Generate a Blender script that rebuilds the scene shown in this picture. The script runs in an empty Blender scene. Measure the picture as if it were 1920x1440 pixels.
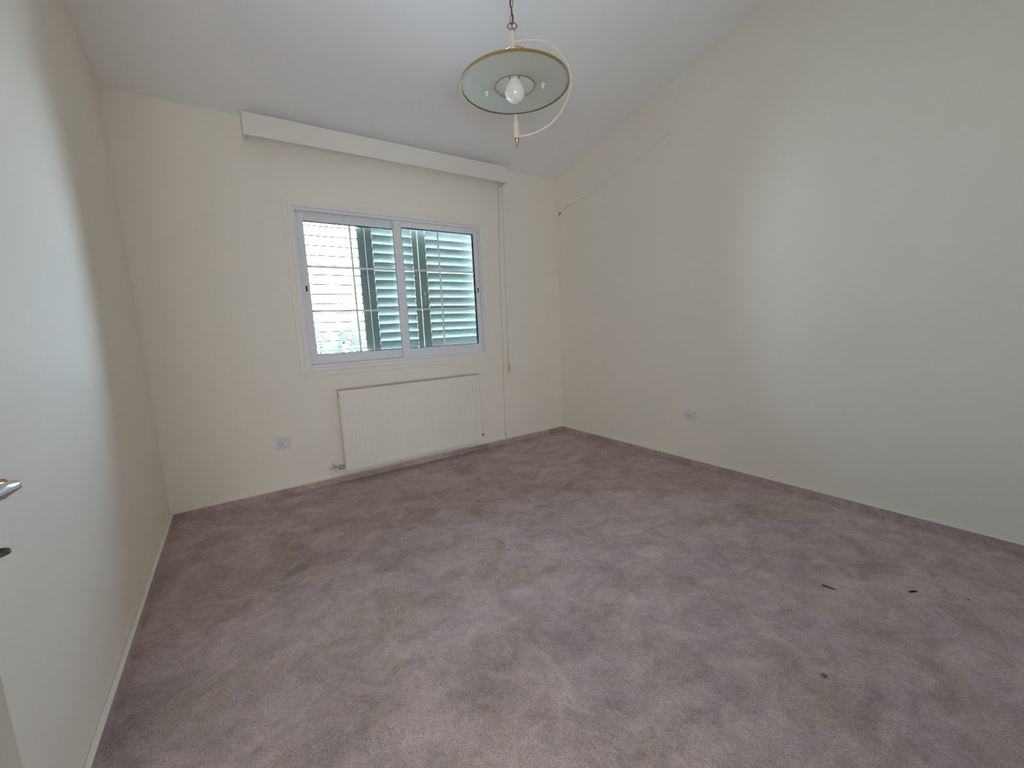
import bpy, bmesh, math, random
from mathutils import Vector, Matrix

random.seed(7)
SC = bpy.context.scene
COL = SC.collection

# ------------------------------------------------------------------ camera
CAM = Vector((0.0, -3.2845, 1.118))
c_r = Vector((0.82523826, -0.56289244, -0.04619438))
c_u = Vector((0.11510104, 0.08754242, 0.98948879))
c_f = Vector((0.55293179, 0.82188103, -0.13703286))
cd = bpy.data.cameras.new('camera')
cd.sensor_fit = 'HORIZONTAL'; cd.sensor_width = 36.0
cd.lens = 771.19 / 1920 * 36.0
cd.clip_start = 0.01; cd.clip_end = 500
co = bpy.data.objects.new('camera', cd); COL.objects.link(co)
m = Matrix((c_r, c_u, -c_f)).transposed().to_4x4(); m.translation = CAM
co.matrix_world = m
SC.camera = co

# ------------------------------------------------------------------ daylight and added fill
SKY_STRENGTH = 48.0
w = bpy.data.worlds.new('sky'); SC.world = w; w.use_nodes = True
nt = w.node_tree; nt.nodes.clear()
wo = nt.nodes.new('ShaderNodeOutputWorld'); bg = nt.nodes.new('ShaderNodeBackground')
tc = nt.nodes.new('ShaderNodeTexCoord'); sp = nt.nodes.new('ShaderNodeSeparateXYZ')
rp = nt.nodes.new('ShaderNodeValToRGB')
nt.links.new(tc.outputs['Generated'], sp.inputs[0])
# bright sunlit ground below the horizon, hazy white above it, blue overhead
mr_ = nt.nodes.new('ShaderNodeMapRange'); mr_.inputs['From Min'].default_value = -1; mr_.inputs['From Max'].default_value = 1
nt.links.new(sp.outputs['Z'], mr_.inputs['Value']); nt.links.new(mr_.outputs[0], rp.inputs[0])
e_ = rp.color_ramp.elements
e_[0].position = 0.0; e_[0].color = (0.72, 0.82, 1.0, 1)
e_[1].position = 0.49; e_[1].color = (0.72, 0.82, 1.0, 1)
e2 = rp.color_ramp.elements.new(0.51); e2.color = (0.52, 0.66, 0.86, 1)
e3 = rp.color_ramp.elements.new(0.85); e3.color = (0.42, 0.60, 0.92, 1)
nt.links.new(rp.outputs[0], bg.inputs['Color']); bg.inputs['Strength'].default_value = SKY_STRENGTH
nt.links.new(bg.outputs[0], wo.inputs[0])

def light(name, kind, loc, energy, color=(1, 1, 1), rot=(0, 0, 0), **kw):
    ld = bpy.data.lights.new(name, kind); ld.energy = energy; ld.color = color
    for k, v in kw.items():
        if k == 'portal': ld.cycles.is_portal = True
        else: setattr(ld, k, v)
    lo = bpy.data.objects.new(name, ld); COL.objects.link(lo)
    lo.location = loc; lo.rotation_euler = rot
    return lo
# sun from behind the house: lights the garden outside, never the room
light('sun', 'SUN', (0, 0, 20), 40.0, (1.0, 0.95, 0.86), (math.radians(48), 0, math.radians(-15)), angle=0.01)
# tells the sampler where daylight enters
light('window_portal', 'AREA', (1.191, 0.195, 1.4525), 1.0, rot=(math.radians(-90), 0, 0),
      shape='RECTANGLE', size=1.50, size_y=1.14, portal=True)
# added fill lamp in the unseen hall behind the camera, low and from the left
hl_ = light('hall_fill', 'AREA', (-0.85, -4.70, 0.42), 88.0, (0.775, 0.87, 1.0), shape='RECTANGLE', size=1.9, size_y=0.7)
hl_.rotation_euler = Vector((1.9, 3.2, 1.95)).to_track_quat('-Z', 'Y').to_euler()

SC.view_settings.view_transform = 'Standard'; SC.view_settings.look = 'None'
SC.view_settings.exposure = 0.12; SC.view_settings.gamma = 1.0
SC.view_settings.use_curve_mapping = False
cy = SC.cycles
cy.use_denoising = True; cy.filter_width = 1.2
cy.use_adaptive_sampling = True; cy.adaptive_threshold = 0.015
cy.max_bounces = 12; cy.diffuse_bounces = 8; cy.glossy_bounces = 3
cy.transparent_max_bounces = 16; cy.transmission_bounces = 8
cy.sample_clamp_indirect = 20.0
cy.caustics_reflective = False; cy.caustics_refractive = False

# ------------------------------------------------------------------ materials
def mat(name, color, rough=0.6, metal=0.0, spec=0.4, noise=0.0, nscale=8.0, bump=0.0, bscale=60.0, bdist=0.002, coat=0.0):
    mt = bpy.data.materials.new(name); mt.use_nodes = True
    n = mt.node_tree; b = n.nodes['Principled BSDF']
    b.inputs['Base Color'].default_value = (*color, 1)
    b.inputs['Roughness'].default_value = rough; b.inputs['Metallic'].default_value = metal
    b.inputs['Specular IOR Level'].default_value = spec
    b.inputs['Coat Weight'].default_value = coat
    t = n.nodes.new('ShaderNodeTexCoord')
    if noise > 0:
        nz = n.nodes.new('ShaderNodeTexNoise'); nz.inputs['Scale'].default_value = nscale
        nz.inputs['Detail'].default_value = 5
        n.links.new(t.outputs['Object'], nz.inputs['Vector'])
        mr = n.nodes.new('ShaderNodeMapRange')
        mr.inputs['From Min'].default_value = 0.25; mr.inputs['From Max'].default_value = 0.75
        mr.inputs['To Min'].default_value = 1 - noise; mr.inputs['To Max'].default_value = 1 + noise
        n.links.new(nz.outputs['Fac'], mr.inputs['Value'])
        vm = n.nodes.new('ShaderNodeVectorMath'); vm.operation = 'SCALE'
        vm.inputs[0].default_value = color
        n.links.new(mr.outputs[0], vm.inputs['Scale']); n.links.new(vm.outputs[0], b.inputs['Base Color'])
    if bump > 0:
        nb = n.nodes.new('ShaderNodeTexNoise'); nb.inputs['Scale'].default_value = bscale
        nb.inputs['Detail'].default_value = 4
        n.links.new(t.outputs['Object'], nb.inputs['Vector'])
        bp = n.nodes.new('ShaderNodeBump'); bp.inputs['Strength'].default_value = bump
        bp.inputs['Distance'].default_value = bdist
        n.links.new(nb.outputs['Fac'], bp.inputs['Height']); n.links.new(bp.outputs[0], b.inputs['Normal'])
    return mt

M = {}
M['wall'] = mat('cream_wall_paint', (0.88, 0.826, 0.735), 0.75, spec=0.25, noise=0.012, nscale=1.5, bump=0.25, bscale=14, bdist=0.004)
M['ceiling'] = mat('ceiling_paint', (0.90, 0.895, 0.89), 0.85, spec=0.2, noise=0.01, nscale=2, bump=0.2, bscale=18, bdist=0.003)
M['trim'] = mat('cream_gloss_trim', (0.86, 0.81, 0.75), 0.45, noise=0.01)
M['pelmet'] = mat('pelmet_board', (0.82, 0.79, 0.72), 0.6, noise=0.01)
M['alu'] = mat('white_aluminium', (0.80, 0.80, 0.82), 0.35, spec=0.5, noise=0.01)
M['muntin'] = mat('white_glazing_bar', (0.82, 0.82, 0.82), 0.4, noise=0.01)
M['gasket'] = mat('black_gasket', (0.03, 0.03, 0.035), 0.6, noise=0.05)
M['shutter'] = mat('mint_shutter_paint', (0.42, 0.485, 0.445), 0.5, spec=0.4, noise=0.02, nscale=5)
M['rad'] = mat('radiator_enamel', (0.84, 0.79, 0.72), 0.4, spec=0.45, noise=0.01)
M['dark'] = mat('dark_slot', (0.03, 0.025, 0.02), 0.7, noise=0.05)
M['chrome'] = mat('worn_chrome', (0.55, 0.53, 0.50), 0.25, metal=1.0, noise=0.1, nscale=60)
M['darkmetal'] = mat('oxidised_metal', (0.10, 0.08, 0.065), 0.45, metal=0.6, noise=0.15, nscale=80)
M['steel'] = mat('polished_steel', (0.80, 0.84, 0.92), 0.12, metal=1.0, noise=0.02)
M['brass'] = mat('brass', (0.62, 0.43, 0.17), 0.25, metal=1.0, noise=0.05, nscale=30)
M['bronze'] = mat('aged_bronze', (0.20, 0.12, 0.08), 0.4, metal=0.7, noise=0.1, nscale=60)
M['copper'] = mat('copper_finial', (0.78, 0.38, 0.20), 0.2, metal=1.0, noise=0.05)
M['creammetal'] = mat('cream_enamel', (0.76, 0.68, 0.56), 0.35, spec=0.5, noise=0.01)
M['bulb'] = mat('opal_bulb_glass', (0.82, 0.80, 0.74), 0.12, spec=0.6, noise=0.005)
M['plastic'] = mat('white_plastic', (0.74, 0.73, 0.73), 0.4, noise=0.01)
M['cord'] = mat('cream_cord', (0.55, 0.49, 0.38), 0.8, noise=0.05, nscale=80)
M['tassel'] = mat('cream_plastic_pull', (0.62, 0.56, 0.44), 0.5, noise=0.03)
M['twig'] = mat('twig_bark', (0.13, 0.095, 0.08), 0.8, noise=0.2, nscale=90)
M['black'] = mat('dead_leaf', (0.02, 0.015, 0.012), 0.8, noise=0.2, nscale=90)
M['brown'] = mat('brown_fluff', (0.20, 0.15, 0.12), 0.9, noise=0.2, nscale=90)
M['crack'] = mat('crack_shadow', (0.30, 0.25, 0.18), 0.9, noise=0.2, nscale=60)
M['bark'] = mat('tree_bark', (0.10, 0.07, 0.05), 0.9, noise=0.2)
M['foliage'] = mat('garden_foliage', (0.035, 0.075, 0.03), 0.8, noise=0.4, nscale=2)
M['housewall'] = mat('house_render', (0.70, 0.68, 0.64), 0.8, noise=0.03)
M['rooftile'] = mat('roof_tile', (0.22, 0.10, 0.07), 0.8, noise=0.1)
M['housewin'] = mat('house_window', (0.03, 0.05, 0.07), 0.2, noise=0.05)
M['ground'] = mat('dry_ground', (0.35, 0.33, 0.28), 0.9, noise=0.2, nscale=0.2)
M['pool'] = mat('blue_awning', (0.05, 0.15, 0.22), 0.4, noise=0.05)

def opal():
    mt = bpy.data.materials.new('frosted_green_glass'); mt.use_nodes = True
    n = mt.node_tree; n.nodes.clear()
    o = n.nodes.new('ShaderNodeOutputMaterial'); d = n.nodes.new('ShaderNodeBsdfDiffuse')
    t = n.nodes.new('ShaderNodeBsdfTranslucent'); g = n.nodes.new('ShaderNodeBsdfGlossy')
    nz = n.nodes.new('ShaderNodeTexNoise'); nz.inputs['Scale'].default_value = 12
    cr = n.nodes.new('ShaderNodeValToRGB')
    cr.color_ramp.elements[0].color = (0.66, 0.67, 0.59, 1); cr.color_ramp.elements[1].color = (0.69, 0.70, 0.62, 1)
    n.links.new(nz.outputs['Fac'], cr.inputs[0])
    n.links.new(cr.outputs[0], d.inputs['Color']); n.links.new(cr.outputs[0], t.inputs['Color'])
    a = n.nodes.new('ShaderNodeMixShader'); a.inputs[0].default_value = 0.45
    n.links.new(d.outputs[0], a.inputs[1]); n.links.new(t.outputs[0], a.inputs[2])
    g.inputs['Roughness'].default_value = 0.3
    b = n.nodes.new('ShaderNodeMixShader'); b.inputs[0].default_value = 0.05
    n.links.new(a.outputs[0], b.inputs[1]); n.links.new(g.outputs[0], b.inputs[2])
    n.links.new(b.outputs[0], o.inputs[0])
    return mt
M['opal'] = opal()

def glass():
    mt = bpy.data.materials.new('window_glass'); mt.use_nodes = True
    n = mt.node_tree; n.nodes.clear()
    o = n.nodes.new('ShaderNodeOutputMaterial'); t = n.nodes.new('ShaderNodeBsdfTransparent')
    g = n.nodes.new('ShaderNodeBsdfGlossy'); g.inputs['Roughness'].default_value = 0.02
    nz = n.nodes.new('ShaderNodeTexNoise'); nz.inputs['Scale'].default_value = 3
    cr = n.nodes.new('ShaderNodeValToRGB')
    cr.color_ramp.elements[0].color = (0.90, 0.95, 0.94, 1); cr.color_ramp.elements[1].color = (0.92, 0.96, 0.95, 1)
    n.links.new(nz.outputs['Fac'], cr.inputs[0]); n.links.new(cr.outputs[0], t.inputs['Color'])
    f = n.nodes.new('ShaderNodeFresnel'); f.inputs['IOR'].default_value = 1.35
    x = n.nodes.new('ShaderNodeMixShader'); n.links.new(f.outputs[0], x.inputs[0])
    n.links.new(t.outputs[0], x.inputs[1]); n.links.new(g.outputs[0], x.inputs[2])
    n.links.new(x.outputs[0], o.inputs[0])
    return mt
M['glass'] = glass()

def carpet(name, pile=1.0):
    """Mauve-taupe cut pile: soiled brown patches, brushed pale and dark streaks, tufted relief."""
    mt = bpy.data.materials.new(name); mt.use_nodes = True
    n = mt.node_tree; b = n.nodes['Principled BSDF']; L = n.links.new
    b.inputs['Roughness'].default_value = 0.95; b.inputs['Specular IOR Level'].default_value = 0.1
    b.inputs['Sheen Weight'].default_value = 0.15; b.inputs['Sheen Roughness'].default_value = 0.5
    t = n.nodes.new('ShaderNodeTexCoord')
    def nz(scale, det=4, rough=0.55, dist=0.0, vec=None, off=0.0):
        x = n.nodes.new('ShaderNodeTexNoise'); x.inputs['Scale'].default_value = scale
        x.inputs['Detail'].default_value = det; x.inputs['Roughness'].default_value = rough
        x.inputs['Distortion'].default_value = dist
        mp = n.nodes.new('ShaderNodeMapping'); mp.inputs['Location'].default_value = (off, off * .7, 0)
        if vec: mp.inputs['Scale'].default_value = vec[0]; mp.inputs['Rotation'].default_value = (0, 0, vec[1])
        L(t.outputs['Object'], mp.inputs[0]); L(mp.outputs[0], x.inputs['Vector'])
        return x.outputs['Fac']
    def rng(v, a, c, lo, hi):
        x = n.nodes.new('ShaderNodeMapRange'); x.inputs['From Min'].default_value = a; x.inputs['From Max'].default_value = c
        x.inputs['To Min'].default_value = lo; x.inputs['To Max'].default_value = hi; L(v, x.inputs['Value']); return x.outputs[0]
    def mul(a, c):
        x = n.nodes.new('ShaderNodeMath'); x.operation = 'MULTIPLY'; L(a, x.inputs[0]); L(c, x.inputs[1]); return x.outputs[0]
    soil = rng(nz(3.6, 6, 0.66, 0.5, off=3.1), 0.50, 0.64, 0, 1)
    mix = n.nodes.new('ShaderNodeMix'); mix.data_type = 'RGBA'
    L(soil, mix.inputs[0])
    mix.inputs[6].default_value = (0.56, 0.44, 0.425, 1); mix.inputs[7].default_value = (0.50, 0.388, 0.335, 1)
    big = rng(nz(1.3, 4, 0.55, 0.5), 0.3, 0.7, 0.90, 1.10)
    mid = rng(nz(6.0, 6, 0.68, 1.2, off=9), 0.36, 0.64, 0.80, 1.15)
    streak = rng(nz(7.0, 3, 0.6, 0.6, vec=((0.45, 2.2, 1), 0.5), off=5), 0.35, 0.65, 0.965, 1.035)
    smallp = rng(nz(38.0, 5, 0.7, 0.8, off=1), 0.3, 0.7, 0.86, 1.12)
    tuft = rng(nz(230.0, 3, 0.7, 0.6, off=2), 0.30, 0.66, 0.60, 1.24)
    k = mul(mul(mul(big, mid), mul(streak, smallp)), tuft)
    vm = n.nodes.new('ShaderNodeVectorMath'); vm.operation = 'SCALE'
    L(mix.outputs[2], vm.inputs[0]); L(k, vm.inputs['Scale']); L(vm.outputs[0], b.inputs['Base Color'])
    # relief: tufts, clumps leaning in bands, trodden hollows
    h1 = nz(190.0, 3, 0.7, 0.5, vec=((1.0, 0.62, 1), 0.6))
    h2 = nz(85.0, 4, 0.65, 1.2, vec=((1.0, 0.45, 1), 0.6), off=4)
    h3 = nz(9.0, 3, 0.5, 0.3, off=6)
    amt = rng(nz(4.0, 3, 0.5, off=11), 0.45, 0.65, 0.25, 1.0)
    b1 = n.nodes.new('ShaderNodeBump'); b1.inputs['Distance'].default_value = 0.0035; b1.inputs['Strength'].default_value = 0.8 * pile
    L(h1, b1.inputs['Height'])
    b2 = n.nodes.new('ShaderNodeBump'); b2.inputs['Distance'].default_value = 0.009
    L(mul(h2, amt), b2.inputs['Height']); b2.inputs['Strength'].default_value = 1.0 * pile; L(b1.outputs[0], b2.inputs['Normal'])
    b3 = n.nodes.new('ShaderNodeBump'); b3.inputs['Distance'].default_value = 0.02; b3.inputs['Strength'].default_value = 0.5 * pile
    L(h3, b3.inputs['Height']); L(b2.outputs[0], b3.inputs['Normal']); L(b3.outputs[0], b.inputs['Normal'])
    return mt
M['carpet'] = carpet('mauve_carpet_pile')
M['carpet_edge'] = carpet('carpet_strip_pile', 0.7)

# ------------------------------------------------------------------ mesh helpers
class MB:
    def __init__(s): s.bm = bmesh.new()
    def box(s, a, b, mtx=None):
        x0, y0, z0 = a; x1, y1, z1 = b
        vs = [s.bm.verts.new(p) for p in ((x0,y0,z0),(x1,y0,z0),(x1,y1,z0),(x0,y1,z0),(x0,y0,z1),(x1,y0,z1),(x1,y1,z1),(x0,y1,z1))]
        for f in ((0,3,2,1),(4,5,6,7),(0,1,5,4),(1,2,6,5),(2,3,7,6),(3,0,4,7)):
            s.bm.faces.new([vs[i] for i in f])
        if mtx: bmesh.ops.transform(s.bm, matrix=mtx, verts=vs)
        return s
    def prism(s, pts, axis, a, b):
        """pts: 2-D outline in the two other axes, extruded along axis from a to b"""
        def P(q, t):
            if axis == 0: return (t, q[0], q[1])
            if axis == 1: return (q[0], t, q[1])
            return (q[0], q[1], t)
        lo = [s.bm.verts.new(P(q, a)) for q in pts]; hi = [s.bm.verts.new(P(q, b)) for q in pts]
        s.bm.faces.new(lo); s.bm.faces.new(hi[::-1])
        for i in range(len(pts)):
            j = (i + 1) % len(pts); s.bm.faces.new((lo[i], lo[j], hi[j], hi[i]))
        return s
    def tube(s, pts, r, n=10, closed=False, cap=True):
        pts = [Vector(p) for p in pts]; N = len(pts)
        rs = r if isinstance(r, (list, tuple)) else [r] * N
        rings = []; prev = None
        for i, p in enumerate(pts):
            if closed: d = pts[(i + 1) % N] - pts[i - 1]
            else: d = pts[min(i + 1, N - 1)] - pts[max(i - 1, 0)]
            d.normalize()
            if prev is None:
                up = Vector((0, 0, 1)) if abs(d.z) < 0.9 else Vector((1, 0, 0))
                x = d.cross(up).normalized()
            else:
                x = (prev - d * prev.dot(d)).normalized()
            prev = x; y = d.cross(x)
            rings.append([s.bm.verts.new(p + (x * math.cos(2*math.pi*k/n) + y * math.sin(2*math.pi*k/n)) * rs[i]) for k in range(n)])
        for i in range(N if closed else N - 1):
            A, B = rings[i], rings[(i + 1) % N]
            for k in range(n): s.bm.faces.new((A[k], A[(k+1) % n], B[(k+1) % n], B[k]))
        if not closed and cap:
            s.bm.faces.new(rings[0][::-1]); s.bm.faces.new(rings[-1])
        return s
    def lathe(s, prof, origin, axis=(0, 0, 1), n=32, closed=False):
        o = Vector(origin); ax = Vector(axis).normalized()
        up = Vector((1, 0, 0)) if abs(ax.x) < 0.9 else Vector((0, 1, 0))
        x = ax.cross(up).normalized(); y = ax.cross(x)
        rings = []
        for rr, t in prof:
            if rr < 1e-6: rings.append([s.bm.verts.new(o + ax * t)])
            else: rings.append([s.bm.verts.new(o + ax * t + (x * math.cos(2*math.pi*k/n) + y * math.sin(2*math.pi*k/n)) * rr) for k in range(n)])
        R = len(rings)
        for i in range(R if closed else R - 1):
            A, B = rings[i], rings[(i + 1) % R]
            for k in range(n):
                k2 = (k + 1) % n
                if len(A) == 1 and len(B) == 1: continue
                if len(A) == 1: s.bm.faces.new((A[0], B[k2], B[k]))
                elif len(B) == 1: s.bm.faces.new((A[k], A[k2], B[0]))
                else: s.bm.faces.new((A[k], A[k2], B[k2], B[k]))
        return s
    def build(s, name, mt, parent=None, smooth=False, bevel=0.0, seg=2, origin=None):
        bmesh.ops.recalc_face_normals(s.bm, faces=s.bm.faces)
        if origin is None: origin = Vector((0, 0, 0))
        else:
            origin = Vector(origin); bmesh.ops.translate(s.bm, vec=-origin, verts=s.bm.verts)
        me = bpy.data.meshes.new(name); s.bm.to_mesh(me); s.bm.free()
        me.materials.append(mt)
        if smooth:
            for p in me.polygons: p.use_smooth = True
            me.set_sharp_from_angle(angle=math.radians(38))
        o = bpy.data.objects.new(name, me); COL.objects.link(o)
        if parent is not None:
            o.parent = parent; o.location = origin - world_loc(parent)
        else: o.location = origin
        if bevel:
            md = o.modifiers.new('bevel', 'BEVEL'); md.width = bevel; md.segments = seg; md.limit_method = 'ANGLE'
            md.angle_limit = math.radians(40)
        return o

def world_loc(o):
    v = Vector(o.location)
    while o.parent: o = o.parent; v += Vector(o.location)
    return v
def tag(o, label=None, cat=None, group=None, kind=None):
    if label: o['label'] = label
    if cat: o['category'] = cat
    if group: o['group'] = group
    if kind: o['kind'] = kind
    return o
def thing(name, loc, label, cat, group=None):
    o = bpy.data.objects.new(name, None); COL.objects.link(o); o.location = loc
    o.empty_display_size = 0.05
    return tag(o, label, cat, group)
def struct(o, label=None): o['kind'] = 'structure'; return tag(o, label)

# ------------------------------------------------------------------ room shell
XL, XR, YF = -0.441, 2.843, -3.36
T = 0.15
def zc(y): return 2.532 - 0.2174 * y
WX0, WX1, WZ0, WZ1 = 0.454, 1.928, 0.892, 2.013      # opening in the back wall
WT = 0.20                                              # its thickness

struct(MB().box((-2.3, YF - 1.9, -0.12), (XR + T, WT, 0.0)).build('floor', M['carpet']),
       'mauve taupe cut pile carpet with worn brownish patches')
bw = MB()
bw.box((XL - T, 0, 0), (WX0, WT, 2.75)); bw.box((WX1, 0, 0), (XR + T, WT, 2.75))
bw.box((WX0, 0, 0), (WX1, WT, WZ0)); bw.box((WX0, 0, WZ1), (WX1, WT, 2.75))
struct(bw.build('wall_back', M['wall']), 'cream painted wall with the window')
prof = [(0.0, 0.0), (YF, 0.0), (YF, zc(YF) + .1), (0.0, zc(0) + .1)]
struct(MB().prism(prof, 0, XL - T, XL).build('wall_left', M['wall']), 'cream painted side wall on the left')
wr = struct(MB().prism(prof, 0, XR, XR + T).build('wall_right', M['wall']), 'cream painted side wall with a hairline crack')
fw_ = MB()                                             # wall with the doorway the photo is taken from
DX0, DX1, DZ = -0.40, 0.43, 2.06
fw_.box((XL - T, YF - .12, 0), (DX0, YF, 3.4)); fw_.box((DX1, YF - .12, 0), (XR + T, YF, 3.4)); fw_.box((DX0, YF - .12, DZ), (DX1, YF, 3.4))
struct(fw_.build('wall_front', M['wall']), 'cream wall with the doorway')
cl = MB(); cp = [(WT, zc(WT)), (YF - .12, zc(YF - .12)), (YF - .12, zc(YF - .12) + .12), (WT, zc(WT) + .12)]
cl.prism(cp, 0, XL - T, XR + T)
struct(cl.build('ceiling', M['ceiling']), 'pale sloping ceiling rising away from the window wall')
hall = MB()
hall.box((-2.3, YF - 2.0, 0), (XR + T, YF - 1.9, 2.5)); hall.box((-2.4, YF - 2.0, 0), (-2.3, YF, 2.5))
hall.box((XR + T, YF - 2.0, 0), (XR + T + .1, YF - .12, 2.5)); hall.box((-2.3, YF - 2.0, 2.5), (XR + T, YF - .12, 2.6))
hall.box((-2.3, YF - .12, 0), (XL - T, YF, 2.5))
struct(hall.build('wall_hall', M['wall']), 'walls and ceiling of the hall outside the room')

# crack in the right wall: a thin broken groove running up from the corner, with a chipped hole at its foot
ck = [(0.0, 2.19), (-0.055, 2.2069), (-0.10, 2.2302), (-0.1552, 2.2461), (-0.21, 2.2493), (-0.2829, 2.2569), (-0.35, 2.2703), (-0.4249, 2.2777), (-0.4722, 2.2716), (-0.539, 2.2983), (-0.6097, 2.3047), (-0.6663, 2.3363), (-0.73, 2.3456), (-0.7918, 2.3618), (-0.8713, 2.3698), (-0.9585, 2.3819), (-1.0216, 2.4085), (-1.1024, 2.4195), (-1.1846, 2.4471), (-1.2633, 2.4662), (-1.308, 2.4746)]
cm = MB(); pts = []
for i, (y, z) in enumerate(ck):
    pts.append((XR - 0.0002, y, z))
    if i + 1 < len(ck):
        y2, z2 = ck[i + 1]
        for q in (0.33, 0.66): pts.append((XR - 0.0002, y + (y2 - y) * q + random.uniform(-.003, .003), z + (z2 - z) * q + random.uniform(-.005, .005)))
rr = [max(0.0004, 0.0014 * (1 - i / len(pts)) * random.uniform(.6, 1.3)) for i in range(len(pts))]
cm.tube(pts, rr, n=6)
tag(cm.build('crack', M['crack'], wr), 'thin jagged crack in the plaster')
hb = MB()
hb.prism([(-0.036, 2.193), (-0.050, 2.197), (-0.062, 2.212), (-0.052, 2.222), (-0.040, 2.207)], 0, XR - 0.0015, XR + 0.001)
tag(hb.build('plaster_chip', M['dark'], wr), 'small dark chipped hole at the foot of the crack')

# skirting: white ledge on top, carpet strip glued to its face
SKT, SKH = 0.0174, 0.048
def skirting(name, a, b, inward, label):
    """a, b: ends on the wall line; inward: unit vector into the room"""
    a, b, n_ = Vector((*a, 0)), Vector((*b, 0)), Vector((*inward, 0))
    def slab(t0, t1, z0, z1):
        q = MB(); vs = []
        for z in (z0, z1):
            for p, t in ((a, t0), (b, t0), (b, t1), (a, t1)):
                v = p + n_ * t; vs.append(q.bm.verts.new((v.x, v.y, z)))
        for f in ((0,3,2,1),(4,5,6,7),(0,1,5,4),(1,2,6,5),(2,3,7,6),(3,0,4,7)): q.bm.faces.new([vs[i] for i in f])
        return q
    root = struct(slab(0.0, SKT - .004, 0, SKH - .004).build(name, M['trim']), label)
    tag(slab(SKT - .004, SKT, 0, SKH - .003).build('carpet_strip', M['carpet_edge'], root), 'taupe carpet strip facing the skirting')
    slab(0.003, SKT + .001, SKH - .004, SKH).build('top_ledge', M['trim'], root, bevel=.001)
skirting('baseboard_back', (XL, 0), (XR, 0), (0, -1), 'low skirting under the window wall')
skirting('baseboard_left', (XL, YF), (XL, -SKT), (1, 0), 'low skirting along the left wall')
skirting('baseboard_right', (XR, -SKT), (XR, YF), (-1, 0), 'low skirting along the right wall')
skirting('baseboard_front', (DX1 + .07, YF), (XR - SKT, YF), (0, 1), 'low skirting beside the doorway')

# doorway casing
dt = MB()
dt.box((DX0 - .035, YF - .125, 0), (DX0, YF + .012, DZ)); dt.box((DX1, YF - .125, 0), (DX1 + .06, YF + .012, DZ))
dt.box((DX0 - .035, YF - .125, DZ), (DX1 + .06, YF + .012, DZ + .06))
struct(dt.build('trim_1', M['trim'], bevel=.003), 'cream casing around the doorway')

# ------------------------------------------------------------------ window
wroot = bpy.data.objects.new('window_1', None); COL.objects.link(wroot); wroot.location = (1.191, 0, WZ0); wroot['kind'] = 'structure'
wroot['label'] = 'white sliding window with two sashes of six panes each'
def rect_frame(mb, x0, x1, z0, z1, y0, y1, l, r, b, t):
    mb.box((x0, y0, z0), (x0 + l, y1, z1)); mb.box((x1 - r, y0, z0), (x1, y1, z1))
    mb.box((x0 + l, y0, z0), (x1 - r, y1, z0 + b)); mb.box((x0 + l, y0, z1 - t), (x1 - r, y1, z1))
ar = MB()                                             # mitred timber surround
def mitre(mb, o, i, y0, y1):
    (ox0, ox1, oz0, oz1), (ix0, ix1, iz0, iz1) = o, i
    O = [(ox0, oz0), (ox1, oz0), (ox1, oz1), (ox0, oz1)]; I = [(ix0, iz0), (ix1, iz0), (ix1, iz1), (ix0, iz1)]
    for k in range(4):
        j = (k + 1) % 4; mb.prism([O[k], O[j], I[j], I[k]], 1, y0, y1)
mitre(ar, (0.392, 2.0, 0.824, 2.062), (WX0, WX1, WZ0, WZ1), -0.007, 0.0)
mitre(ar, (0.425, 1.962, 0.862, 2.038), (WX0, WX1, WZ0, WZ1), -0.014, -0.007)
ar.build('surround', M['trim'], wroot, bevel=.002)
fr = MB()
rect_frame(fr, WX0, WX1, WZ0, WZ1, -0.004, 0.090, 0.014, 0.014, 0.018, 0.022)
fr.box((WX0 + .014, 0.040, WZ1 - .030), (WX1 - .014, 0.046, WZ1 - .018))
fr.box((WX0 + .014, 0.038, WZ0 + .016), (WX1 - .014, 0.044, WZ0 + .024))
fr.build('frame', M['alu'], wroot, bevel=.0015)
def sash(x0, x1, gx0, gx1, z0, z1, gz0, gz1, y0, y1, mx, mz, latch_x):
    s = MB(); rect_frame(s, x0, x1, z0, z1, y0, y1, gx0 - x0, x1 - gx1, gz0 - z0, z1 - gz1)
    so = s.build('sash', M['alu'], wroot, bevel=.002)
    g = MB(); rect_frame(g, gx0 - .001, gx1 + .001, gz0 - .001, gz1 + .001, y0 + .006, y1 - .004, .004, .005, .004, .005)
    g.build('gasket', M['gasket'], so)
    ym = (y0 + y1) / 2 + .004; bw_ = .0075
    p = MB().box((gx0 + .002, ym - .002, gz0 + .002), (gx1 - .002, ym + .002, gz1 - .002)); p.build('pane', M['glass'], so)
    for q in mx: MB().box((q - bw_, ym - .006, gz0 + .003), (q + bw_, ym - .0025, gz1 - .003)).build('glazing_bar', M['muntin'], so, bevel=.001)
    for q in mz: MB().box((gx0 + .003, ym - .0066, q - bw_), (gx1 - .003, ym - .0025, q + bw_)).build('glazing_bar', M['muntin'], so, bevel=.001)
    l = MB(); rect_frame(l, latch_x - .009, latch_x + .009, 1.437, 1.483, y0 - .0012, y0 + .001, .003, .003, .003, .003)
    lo = l.build('latch', M['alu'], so)
    MB().box((latch_x - .006, y0 - .0008, 1.440), (latch_x + .006, y0 + .001, 1.480)).build('latch_recess', M['dark'], so)
# left sash runs on the outer track, right sash on the inner one
k = 1.0137
sash(WX0 + .014, 1.225, 0.519, 1.185, 0.910, 1.993, 0.982, 1.934, 0.045, 0.078, [0.838], [1.300, 1.619], 0.497)
sash(1.158, WX1 - .016, 1.222, 1.872, 0.905, 1.990, 0.984, 1.944, 0.006, 0.038, [1.540], [1.300, 1.617], 1.893)

# outside reveal sill
struct(MB().box((WX0 - .05, 0.096, WZ0 - .03), (WX1 + .05, 0.26, WZ0 + .012)).build('trim_2', M['trim'], bevel=.003), 'outer window sill')

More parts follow.
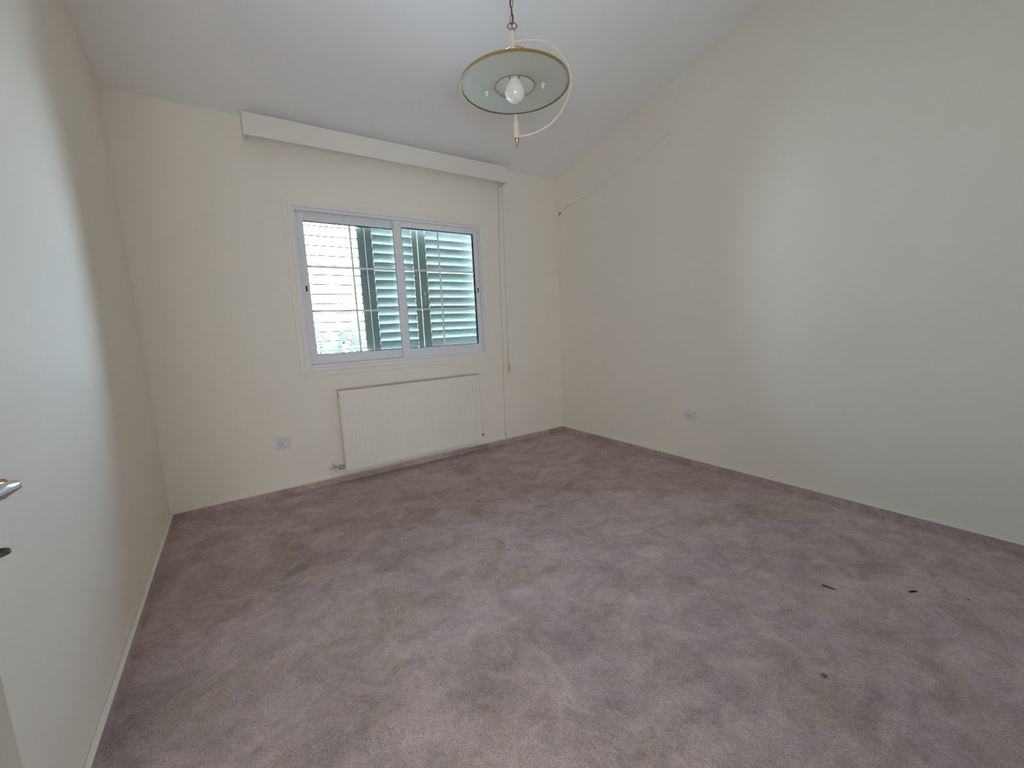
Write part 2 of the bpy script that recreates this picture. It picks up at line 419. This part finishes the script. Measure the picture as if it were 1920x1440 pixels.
# ------------------------------------------------------------------ louvred shutters
def shutter(x0, x1, lx0, lx1, y, tilt_fn, label, latch=None, yaw=0.0):
    z0, z1 = WZ0 + .016, 2.005
    root = thing('window_shutter', ((x0 + x1) / 2, y, z0), label, 'shutter', 'louvred shutters outside the window')
    f = MB(); th = .032
    rect_frame(f, x0, x1, z0, z1, y - th / 2, y + th / 2, lx0 - x0, x1 - lx1, .045, .045)
    # notched slat carriers inside the stiles
    n_s = 15
    zs = [1.915 - .0697 * i + .0 for i in range(n_s)]
    for z in zs:
        if z < z0 + .05: continue
        for xx, sg in ((lx0, 1), (lx1, -1)):
            f.box((min(xx, xx + sg * .004), y - .012, z - .012), (max(xx, xx + sg * .004), y + .012, z + .010))
    f.build('frame', M['shutter'], root, bevel=.001)
    lm = MB()
    for i, z in enumerate(zs):
        if z < z0 + .052: continue
        a, wd = tilt_fn(i)
        mt = Matrix.Translation((0, y, z)) @ Matrix.Rotation(math.radians(a), 4, 'X')
        h = wd / 2
        e = .0045; prof = [(-h, -e * .7), (-h * .8, -e), (h * .8, -e), (h, -e * .7), (h, e * .7), (h * .8, e), (-h * .8, e), (-h, e * .7)]
        vs = []
        for xx in (lx0 + .003, lx1 - .003):
            vs.append([lm.bm.verts.new(mt @ Vector((xx, p, q))) for p, q in prof])
        for kk in range(8): lm.bm.faces.new((vs[0][kk], vs[0][(kk+1) % 8], vs[1][(kk+1) % 8], vs[1][kk]))
        lm.bm.faces.new(vs[0][::-1]); lm.bm.faces.new(vs[1])
    lm.build('louvre_slats', M['shutter'], root, smooth=True)
    if latch:
        q = MB().box((latch - .006, y - th/2 - .012, 1.425), (latch + .006, y - th/2, 1.45)); q.box((latch - .003, y - th/2 - .016, 1.34), (latch + .003, y - th/2 - .009, 1.44))
        q.build('latch_handle', M['alu'], root, bevel=.001)
    return root
YS = 0.116
shutter(0.350, 0.953, 0.405, 0.897, YS, lambda i: (3, .062),
        'leftmost louvred shutter, slats open to bright sky')
rb = random.Random(3)
tb = [-66 + rb.uniform(-2, 2.0) for _ in range(16)]; tcx = [-66 + rb.uniform(-2, 3.0) for _ in range(16)]
shutter(0.957, 1.385, 1.008, 1.339, YS, lambda i: (tb[i], .0950),
        'middle pale green louvred shutter with slats closed')
shutter(1.391, 2.00, 1.456, 1.916, YS, lambda i: (tcx[i], .0950),
        'rightmost pale green louvred shutter with a latch and closed slats', latch=1.420)

# ------------------------------------------------------------------ pelmet
pel = thing('curtain_pelmet', (1.2, -0.06, 2.38), 'long cream box pelmet above the window', 'pelmet')
px0, px1, pz0, pz1, pd = 0.2145, 2.182, 2.380, 2.5135, 0.12
MB().box((px0, -pd, pz0), (px1, -pd + .014, pz1)).build('front_board', M['pelmet'], pel, bevel=.001)
MB().box((px0, -pd + .014, pz0), (px0 + .014, 0, pz1)).build('end_board', M['pelmet'], pel)
MB().box((px1 - .014, -pd + .014, pz0), (px1, 0, pz1)).build('end_board', M['pelmet'], pel)
MB().box((px0 + .014, -pd + .014, pz1 - .016), (px1 - .014, 0, pz1 - .002)).build('top_board', M['pelmet'], pel)
MB().box((px0 + .03, -.075, 2.455), (px1 - .02, -.045, 2.4975)).build('curtain_track', M['plastic'], pel, bevel=.002)

# ------------------------------------------------------------------ pull cords
c1 = thing('drawstring', (2.10, -.03, 0.012), 'long pull cord hanging from the pelmet to the carpet, pull resting on the floor', 'cord', 'curtain pull cords')
q = MB()
q.tube([(2.118, -.060, 2.457), (2.1165, -.052, 2.2), (2.112, -.044, 1.95), (2.106, -.036, 1.5), (2.100, -.030, .789), (2.092, -.028, .4), (2.085, -.030, .125)], .0016, n=6)
q.tube([(2.136, -.060, 2.457), (2.130, -.052, 2.2), (2.115, -.044, 1.96), (2.112, -.044, 1.95)], .0013, n=6)
q.build('cord', M['cord'], c1)
MB().tube([(2.0848, -.030, .130), (2.085, -.031, .110), (2.094, -.045, .045), (2.099, -.052, .006)], [.003, .0055, .0055, .0048], n=10).build('cord_pull', M['tassel'], c1, smooth=True)
c2 = thing('drawstring', (2.165, -.03, .68), 'shorter pull cord with a slim tapered pull, hanging at window sill height', 'cord', 'curtain pull cords')
q = MB(); q.tube([(2.165, -.060, 2.457), (2.164, -.048, 2.1), (2.1625, -.035, 1.5), (2.162, -.030, .965)], .0015, n=6); q.build('cord', M['cord'], c2)
q = MB()
q.tube([(2.162, -.030, .968), (2.160, -.030, .90), (2.157, -.030, .80), (2.156, -.030, .775)], .0015, n=6)
q.tube([(2.162, -.030, .968), (2.166, -.030, .90), (2.172, -.030, .80), (2.173, -.030, .775)], .0015, n=6)
q.build('cord_loop', M['cord'], c2)
MB().lathe([(0, .102), (.0105, .100), (.0125, .07), (.0125, .035), (.0085, .012), (.007, 0), (0, -.001)], (2.1655, -.030, .677), n=16).build('cord_pull', M['tassel'], c2, smooth=True)

# ------------------------------------------------------------------ radiator
RX0, RX1, RZ0, RZ1 = 0.612, 1.792, 0.104, 0.711
rad = thing('panel_radiator', (1.2, -.06, RZ0), 'white steel panel radiator on the wall below the window', 'radiator')
fp = MB(); nfl = 36
fp.box((RX0, -.100, RZ0), (RX1, -.088, RZ1))
fpo = fp.build('front_panel', M['rad'], rad, bevel=.004, seg=3)
fl = MB()
for i in range(nfl):                                  # shallow pressed flutes
    xx = RX0 + .03 + (RX1 - RX0 - .06) * (i + .5) / nfl
    w_ = .0095
    fl.prism([(xx - w_, -.1000), (xx - w_ * .5, -.1009), (xx + w_ * .5, -.1009), (xx + w_, -.1000)], 2, RZ0 + .045, RZ1 - .045)
fl.build('pressed_flutes', M['rad'], rad, smooth=True)
sb = MB(); sb.box((RX0 + .001, -.1035, RZ1 - .036), (RX1 - .001, -.099, RZ1 - .003)); sb.box((RX0 + .001, -.1025, RZ0 + .001), (RX1 - .001, -.099, RZ0 + .020))
sb.tube([(RX0, -.099, RZ0 + .003), (RX1, -.099, RZ0 + .003)], .0026, n=8)
sb.build('rolled_edge', M['rad'], rad, bevel=.0012)
MB().box((RX0, -.045, RZ0 + .01), (RX1, -.035, RZ1 - .01)).build('rear_panel', M['rad'], rad, bevel=.003)
gr = MB()
gr.box((RX0, -.088, RZ1 - .006), (RX1, -.083, RZ1 - .001)); gr.box((RX0, -.050, RZ1 - .006), (RX1, -.044, RZ1 - .001))
for i in range(44):
    xx = RX0 + .008 + (RX1 - RX0 - .016) * i / 43
    gr.box((xx - .002, -.083, RZ1 - .007), (xx + .002, -.050, RZ1 - .001))
gr.build('top_grille', M['rad'], rad)
fn = MB()
for i in range(60):
    xx = RX0 + .02 + (RX1 - RX0 - .04) * i / 59
    fn.box((xx - .0008, -.088, RZ0 + .05), (xx + .0008, -.045, RZ1 - .03))
fn.build('convector_fins', M['rad'], rad)
for xa, xb in ((RX0 - .0035, RX0), (RX1, RX1 + .0035)):
    s_ = MB()
    s_.box((xa, -.094, RZ0 + .012), (xb, -.038, RZ1 - .055)); s_.box((xa, -.094, RZ1 - .012), (xb, -.038, RZ1))
    s_.box((xa, -.094, RZ1 - .055), (xb, -.078, RZ1 - .012)); s_.box((xa, -.056, RZ1 - .055), (xb, -.038, RZ1 - .012))
    s_.build('side_cover', M['rad'], rad)
    MB().box((xa + .001, -.078, RZ1 - .055), (xb - .001, -.056, RZ1 - .012)).build('side_opening', M['dark'], rad)
for xx in (RX0 + .2, RX1 - .23): MB().box((xx, -.035, RZ0 + .1), (xx + .03, 0, RZ1 - .1)).build('wall_bracket', M['rad'], rad)
vy, vz = -.062, .125
MB().lathe([(0, .0), (.026, 0), (.025, .006), (.018, .014), (.012, .017), (0, .018)], (0.524, 0, .137), axis=(0, -1, 0), n=28).build('wall_rosette', M['plastic'], rad, smooth=True)
v = MB().tube([(RX0 - .003, vy, vz), (.583, vy, vz)], .0085, n=14)
v.tube([(.588, vy, vz), (.574, vy, vz)], .012, n=6); v.tube([(.574, vy, vz), (.545, vy, vz)], .0095, n=14)
v.tube([(.549, vy, vz), (.546, -.04, vz + .004), (.535, -.012, .135)], .008, n=12)
vo = v.build('valve', M['chrome'], rad, smooth=True)
cap = MB().lathe([(0, .0), (.0125, 0), (.0135, .006), (.013, .026), (.011, .029), (.003, .0295), (.003, .026), (0, .026)], (0.548, vy - .006, vz - .004), axis=(0, -1, -.05), n=20)
cap.build('valve_cap', M['plastic'], vo, smooth=True)
v2 = MB().tube([(RX1 + .003, vy, .148), (RX1 + .024, vy, .148)], .0085, n=6)
v2.tube([(RX1 + .020, vy, .148), (RX1 + .034, vy, .147)], [.010, .007], n=12); v2.tube([(RX1 + .034, vy, .147), (RX1 + .046, vy, .146)], [.004, .001], n=8)
v2.tube([(RX1 + .014, vy, .150), (RX1 + .014, vy, .163)], .004, n=8)
v2.tube([(RX1 + .026, vy, .147), (RX1 + .026, -.002, .147)], .004, n=8)
tag(v2.build('valve', M['darkmetal'], rad, smooth=True), 'dark pointed end valve')

# ------------------------------------------------------------------ sockets
def socket(loc, facing, label):
    """facing 'y': on the back wall; 'x': on the right wall"""
    root = thing('wall_socket', loc, label, 'socket', 'single switched wall sockets')
    def pt(u, v, d):                                  # u right, v up from the plate's centre, d out of the wall
        return Vector((u, -d, v)) if facing == 'y' else Vector((-d, -u, v))
    def slab(u0, u1, v0, v1, d0, d1, name, mt_, par, bev=0.0):
        a, b = pt(u0, v0, d0), pt(u1, v1, d1)
        mb = MB().box([min(a[i], b[i]) for i in range(3)], [max(a[i], b[i]) for i in range(3)])
        o = mb.build(name, mt_, None, bevel=bev); o.parent = par; return o
    fpl = slab(-.0435, .0435, -.0435, .0435, 0, .009, 'faceplate', M['plastic'], root, .003)
    slab(-.0135, -.0085, -.002, .007, .0085, .0094, 'pin_slot', M['dark'], fpl)
    slab(-.0225, -.0155, -.0185, -.0145, .0085, .0094, 'pin_slot', M['dark'], fpl)
    slab(-.0065, .0005, -.0185, -.0145, .0085, .0094, 'pin_slot', M['dark'], fpl)
    rk = slab(.009, .024, .006, .028, .0085, .0125, 'switch', M['plastic'], root, .0015)
    for u in (-.0302, .0302):
        c = pt(u, -.001, .0088)
        ax = (0, -1, 0) if facing == 'y' else (-1, 0, 0)
        o = MB().lathe([(0, 0), (.0028, 0), (.0028, .0006), (.0008, .0006), (0, .0002)], c, axis=ax, n=14).build('screw', M['darkmetal'], None)
        o.parent = fpl
    return root
socket((0.2295, 0, 0.374), 'y', 'white wall socket on the window wall, left of the radiator')
socket((XR, -1.490, 0.3845), 'x', 'white wall socket on the right wall')

# ------------------------------------------------------------------ pendant lamp
LX, LY = 1.1554, -1.6972
hv = Vector((0.82970808, -0.55819755, 0))             # the hoop swings out along this direction
lamp = thing('pendant_lamp', (LX, LY, 1.913), 'cream and brass pendant lamp with a round glass disc and C-shaped arm', 'lamp')
def P(u, z): return Vector((LX, LY, z)) + hv * u
zC = zc(LY)
MB().lathe([(0, 0), (.055, 0), (.056, .006), (.048, .02), (.02, .038), (.006, .045), (0, .046)], (LX, LY, zC + .010), axis=(0, 0, -1), n=28).build('ceiling_rose', M['brass'], lamp, smooth=True)
side = Vector((hv.y, -hv.x, 0))
z = 2.405; i = 0
while z < zC - .04:                                   # oval links, alternately turned
    ch = MB()
    d = (hv * .94 + side * .34) if i % 2 == 0 else (side * .94 - hv * .34)
    loop = []
    for kx in range(20):                              # straight-sided oval
        a = 2 * math.pi * kx / 20
        loop.append(Vector((LX, LY, z + .018 + math.copysign(.0115, math.sin(a) + 1e-9) * min(1, abs(math.sin(a)) * 4) + math.sin(a) * .0068)) + d * math.cos(a) * .0068)
    ch.tube(loop, .0015, n=6, closed=True); ch.build('chain_link', M['bronze'], lamp, smooth=True)
    z += .0325; i += 1
MB().tube([(LX, LY, 2.385)] + [Vector((LX, LY, zz)) + hv * .0035 * math.sin(zz * 60) + side * .003 * math.cos(zz * 47) for zz in [2.40 + j * .02 for j in range(23)]] + [(LX, LY, zC - .03)], .0022, n=8).build('cable', M['bronze'], lamp, smooth=True)
hk = []
for kx in range(28):                                  # heart-shaped hanging hook
    a = 2 * math.pi * kx / 28
    u = .0205 * math.sin(a) ** 3 if False else .0195 * math.sin(a) * (1 - .15 * math.cos(a))
    zz = 2.399 + .0135 * math.cos(a) - (.006 * math.exp(-(math.sin(a) / .25) ** 2) if math.cos(a) > 0 else 0)
    hk.append(P(u, zz))
MB().tube(hk, .0021, n=8, closed=True).build('hook', M['bronze'], lamp, smooth=True)
MB().lathe([(0, 2.395), (.004, 2.394), (.0065, 2.388), (.010, 2.3815), (.012, 2.379), (.012, 2.376), (0, 2.376)], (LX, LY, 0), n=24).build('stem_cap', M['brass'], lamp, smooth=True)
st = MB().lathe([(0, 2.377), (.0108, 2.377), (.0112, 2.372), (.0112, 2.315), (.0095, 2.3135), (.0105, 2.311), (.0095, 2.300), (.0085, 2.27), (.0085, 2.238), (0, 2.238)], (LX, LY, 0), n=28)
st.build('upper_stem', M['creammetal'], lamp, smooth=True)
MB().lathe([(0, 2.044), (.0055, 2.044), (.0068, 2.041), (.0072, 2.024), (.0085, 2.021), (.0112, 2.0185), (.0115, 2.015), (.0115, 1.945), (0, 1.945)], (LX, LY, 0), n=28).build('lower_stem', M['creammetal'], lamp, smooth=True)
MB().lathe([(0, 1.946), (.0122, 1.946), (.0125, 1.942), (.0085, 1.936), (.007, 1.928), (.0055, 1.922), (.003, 1.920), (0, 1.9195)], (LX, LY, 0), n=24).build('finial', M['copper'], lamp, smooth=True)
MB().lathe([(0, .006), (.003, .005), (.0042, 0), (.003, -.004), (0, -.006)], (LX, LY, 1.916), n=14).build('finial_tip', M['brass'], lamp, smooth=True)
AP = [(0.008, 2.3345), (0.030, 2.3380), (0.0560, 2.3400), (0.0817, 2.3404), (0.123, 2.3345), (0.164, 2.3169), (0.2011, 2.2857), (0.2279, 2.2480), (0.2425, 2.2060), (0.2455, 2.1660), (0.2380, 2.1240), (0.2184, 2.0793), (0.1880, 2.0350), (0.1488, 1.9995), (0.1052, 1.9755), (0.0573, 1.9611), (0.020, 1.9560), (0.006, 1.9551)]
arm = []
for i_ in range(len(AP) - 1):                          # Catmull-Rom through the measured outline
    p0, p1, p2, p3 = AP[max(i_ - 1, 0)], AP[i_], AP[i_ + 1], AP[min(i_ + 2, len(AP) - 1)]
    for t_ in (0, .25, .5, .75):
        cc = [0.5 * (2 * p1[k_] + (p2[k_] - p0[k_]) * t_ + (2 * p0[k_] - 5 * p1[k_] + 4 * p2[k_] - p3[k_]) * t_ ** 2 + (3 * p1[k_] - p0[k_] - 3 * p2[k_] + p3[k_]) * t_ ** 3) for k_ in (0, 1)]
        arm.append(P(*cc))
arm.append(P(*AP[-1]))
MB().tube(arm, [.0066 - .0026 * i_ / len(arm) for i_ in range(len(arm))], n=14).build('arm', M['creammetal'], lamp, smooth=True)
ZD = 2.160
# glass ring with a bevelled margin, brass bands on both edges
gp = [(.084, -.0025), (.084, .0025), (.210, .0035), (.233, .0080), (.2345, .0055), (.232, .0015), (.212, -.0030)]
MB().lathe(gp, (LX, LY, ZD), n=96, closed=True).build('glass_disc', M['opal'], lamp, smooth=True)
MB().lathe([(.2335, -.0022), (.2335, .0065), (.2385, .0065), (.2385, -.0022)], (LX, LY, ZD), n=96, closed=True).build('outer_band', M['brass'], lamp)
MB().lathe([(.0845, -.0045), (.0845, .0045), (.0885, .0045), (.0885, -.0045)], (LX, LY, ZD), n=64, closed=True).build('inner_band', M['brass'], lamp)
# two short bracket arms with knobs that carry the glass, and the bow above it
br = Vector((0.730, -0.684, 0)).normalized()
def B(u, z): return Vector((LX, LY, z)) + br * u
for sg_ in (-1, 1):
    MB().tube([B(.082 * sg_, ZD + .010), B(.128 * sg_, ZD + .010)], .0045, n=10).build('bracket_arm', M['creammetal'], lamp, smooth=True)
bow = [B(.118 * math.cos(a_), ZD + .010 + .148 * math.sin(a_)) for a_ in [math.pi * j / 32 for j in range(33)]]
MB().tube(bow, .0024, n=8).build('bow', M['chrome'], lamp, smooth=True)
for sgn in (-1, 1):
    c = B(.125 * sgn, ZD)
    MB().lathe([(0, .013), (.0035, .013), (.0035, -.004), (.0095, -.005), (.0095, -.010), (.0045, -.012), (.0055, -.020), (.004, -.025), (0, -.026)], c, n=18).build('knob', M['plastic'], lamp, smooth=True)
MB().lathe([(0, .080), (.010, .080), (.0205, .072), (.0205, .036), (.018, .030), (0, .030)], (LX, LY, ZD), n=24).build('lamp_holder', M['creammetal'], lamp, smooth=True)
MB().lathe([(.0225, .0385), (.0245, .0385), (.0245, .034), (.0225, .034)], (LX, LY, ZD), n=24, closed=True).build('holder_ring', M['bronze'], lamp)
bp_ = [(0, .034), (.0195, .034), (.0205, .030), (.0225, .024), (.0290, .012), (.0360, .000), (.0415, -.011), (.0440, -.021), (.0440, -.029), (.0415, -.040), (.0360, -.050), (.0280, -.058), (.0180, -.0635), (.0080, -.0662), (0, -.0668)]
MB().lathe(bp_, (LX, LY, ZD), n=40).build('light_bulb', M['bulb'], lamp, smooth=True)

# ------------------------------------------------------------------ open door at the left edge
E0 = Vector((-0.272, -2.567, 0)); H0 = Vector((-0.405, -3.345, 0))
dd = (E0 - H0).normalized(); dn = Vector((dd.y, -dd.x, 0))       # dn points into the room
door = MB()
ln = (E0 - H0).length
ang = math.atan2(dd.y, dd.x)
MX = Matrix.Translation(H0) @ Matrix.Rotation(ang, 4, 'Z')
door.box((0, 0, .012), (ln, .040, 2.03), MX)           # local: x along leaf, y away from the room side
M['door'] = mat('cream_door_paint', (0.50, 0.47, 0.41), 0.5, noise=0.01)
dr = struct(door.build('door_1', M['door'], bevel=.002), 'cream flush door standing open against the left wall')
hp = Vector((-0.2215, -2.6020, 0.967))                 # where neck and lever meet
base = hp - dn * (hp - H0).dot(dn)
hd = MB()
hd.lathe([(0, 0), (.022, 0), (.025, .005), (.016, .009), (.0115, .010), (.0115, .05), (0, .05)], (base.x, base.y, .966), axis=dn, n=28)
hnd = hd.build('handle', M['brass'], dr, smooth=True)
lv = MB().tube([hp + dd * .014, hp + dd * .006, hp - dd * .02, hp - dd * .07, hp - dd * .115], [.0025, .0065, .0085, .0075, .006], n=14)
tag(lv.build('lever', M['steel'], hnd, smooth=True), 'polished steel lever')
key = thing('key', (base.x, base.y, .893), 'small dark key sticking out of the lock below the door lever', 'key')
kc = Vector((base.x, base.y, .893)) + dn * ((hp - H0).dot(dn) - .026) + dd * .000
ring = [kc + dn * math.cos(a_) * .012 + dd * math.sin(a_) * .010 for a_ in [2 * math.pi * j / 36 for j in range(36)]]
MB().tube(ring, .0028, n=8, closed=True).build('bow', M['darkmetal'], key, smooth=True)
MB().tube([kc - dn * .011, Vector((base.x, base.y, .893)) + dd * .002 - dn * .004], .0026, n=8).build('shank', M['darkmetal'], key, smooth=True)

# ------------------------------------------------------------------ bits on the carpet
tw = MB().tube([(1.9033, -2.6804, .004), (1.906, -2.695, .0048), (1.9085, -2.712, .0044), (1.9125, -2.7285, .003)], [.0028, .0032, .0030, .0010], n=7)
tag(tw.build('twig', M['twig'], origin=(1.907, -2.7, 0.0012), smooth=True), 'short thin brown twig lying on the carpet', 'twig')
lf = MB()
def blob(mb, c, pts2, h):
    c = Vector(c); n_ = len(pts2)
    top = mb.bm.verts.new(c + Vector((0, 0, h))); bot = mb.bm.verts.new(c + Vector((0, 0, 0)))
    rg = [mb.bm.verts.new(c + Vector((x, y, h * .35))) for x, y in pts2]
    for i_ in range(n_):
        mb.bm.faces.new((top, rg[i_], rg[(i_+1) % n_])); mb.bm.faces.new((bot, rg[(i_+1) % n_], rg[i_]))
blob(lf, (2.131, -2.910, 0), [(-.016, .010), (-.004, .010), (.004, .003), (.014, -.004), (.016, -.010), (.003, -.008), (-.006, -.001), (-.018, .003)], .006)
tag(lf.build('leaf_scrap', M['black'], origin=(2.131, -2.910, 0)), 'black curled scrap of leaf on the carpet near the right wall', 'leaf')

for nm_, (x, y), rr_, mm, lb, ct in (('carpet_speck', (1.0458, -1.6355), .0045, 'black', 'tiny black speck in the middle of the carpet', 'speck'),
                                ('carpet_speck', (2.2286, -3.0452), .005, 'twig', 'tiny dark speck on the carpet beside the black leaf scrap', 'speck'),
                                ('carpet_speck', (2.806, -2.6491), .008, 'twig', 'dark bit lying against the right skirting', 'speck'),
                                ('fluff_clump', (1.4038, -2.8587), .010, 'brown', 'small round brown spot of fluff on the carpet, nearest the camera', 'fluff')):
    q = MB(); rs_ = random.Random(int(x * 1000))
    blob(q, (x, y, 0), [(math.cos(a_) * rr_ * rs_.uniform(.6, 1.25), math.sin(a_) * rr_ * rs_.uniform(.6, 1.2)) for a_ in [2 * math.pi * j / 9 for j in range(9)]], rr_ * .45)
    tag(q.build(nm_, M[mm], origin=(x, y, 0)), lb, ct)

# ------------------------------------------------------------------ outside
struct(MB().box((-8, 16, -3.3), (30, 70, -3.0)).build('ground', M['ground']), 'pale dry ground far below the window')
def tree(x, y, h, r, seed, label):
    rt = thing('garden_tree', (x, y, -3.0), label, 'tree', 'trees seen through the open slats')
    MB().tube([(x, y, -3), (x + .1, y, -3 + h * .4), (x, y, -3 + h * .75)], [.22, .16, .06], n=8).build('trunk', M['bark'], rt)
    rs_ = random.Random(seed); q = MB()
    for j in range(900):                              # leaf clumps over a rounded crown
        a_, b__ = rs_.uniform(0, 2 * math.pi), math.asin(rs_.uniform(-.75, 1))
        k_ = rs_.uniform(.55, 1.05) * (1 + .18 * math.sin(3 * a_ + seed) + .1 * math.sin(5 * b__ + seed))
        c = Vector((x + r * k_ * math.cos(b__) * math.cos(a_), y + r * k_ * math.cos(b__) * math.sin(a_), -3 + h * .62 + h * .38 * k_ * math.sin(b__)))
        e1 = Vector((rs_.uniform(-1, 1), rs_.uniform(-1, 1), rs_.uniform(-1, 1))).normalized(); e2 = e1.orthogonal().normalized(); sz = rs_.uniform(.10, .24)
        q.bm.faces.new([q.bm.verts.new(c + v_) for v_ in (e1 * sz, e2 * sz * .6, -e1 * sz, -e2 * sz * .6)])
    me_o = q.build('crown', M['foliage'], rt)
for t_ in ((4.6, 31, 5.1, 1.5, 1, 'round green tree at the far left of the view through the slats'),
           (7.9, 31, 4.9, 1.4, 2, 'round green tree, next one to the right outside'),
           (3.2, 22, 3.3, 1.3, 3, 'low bushy tree nearest to the house outside'),
           (6.1, 21, 3.0, 1.1, 4, 'low bushy tree in front of the pale building')):
    tree(*t_)
hs = thing('house', (11.0, 38, -3.0), 'pale distant building with small windows seen through the open slats', 'house')
MB().box((7.4, 36, -3), (15, 42, 1.7)).build('wall', M['housewall'], hs)
MB().prism([(35.6, 1.7), (42.4, 1.7), (39, 2.3)], 0, 7.1, 15.3).build('roof', M['rooftile'], hs)
for zz_ in (.1, -1.1):
    for xx_ in (7.9, 8.65, 9.4, 10.3, 11.2):
        wf = MB().box((xx_, 35.94, zz_), (xx_ + .5, 36.0, zz_ + .75)).build('window', M['housewin'], hs)
        MB().box((xx_ + .23, 35.92, zz_), (xx_ + .27, 35.95, zz_ + .75)).build('glazing_bar', M['housewall'], wf)
aw = thing('canopy', (4.8, 26, -3.0), 'blue flat canopy on posts between the trees outside', 'canopy')
MB().box((3.7, 25.5, -.35), (5.9, 28, -.2)).build('roof', M['pool'], aw)
for xx_, yy_ in ((3.8, 25.6), (5.8, 25.6), (3.8, 27.9), (5.8, 27.9)): MB().box((xx_ - .05, yy_ - .05, -3), (xx_ + .05, yy_ + .05, -.35)).build('post', M['alu'], aw)
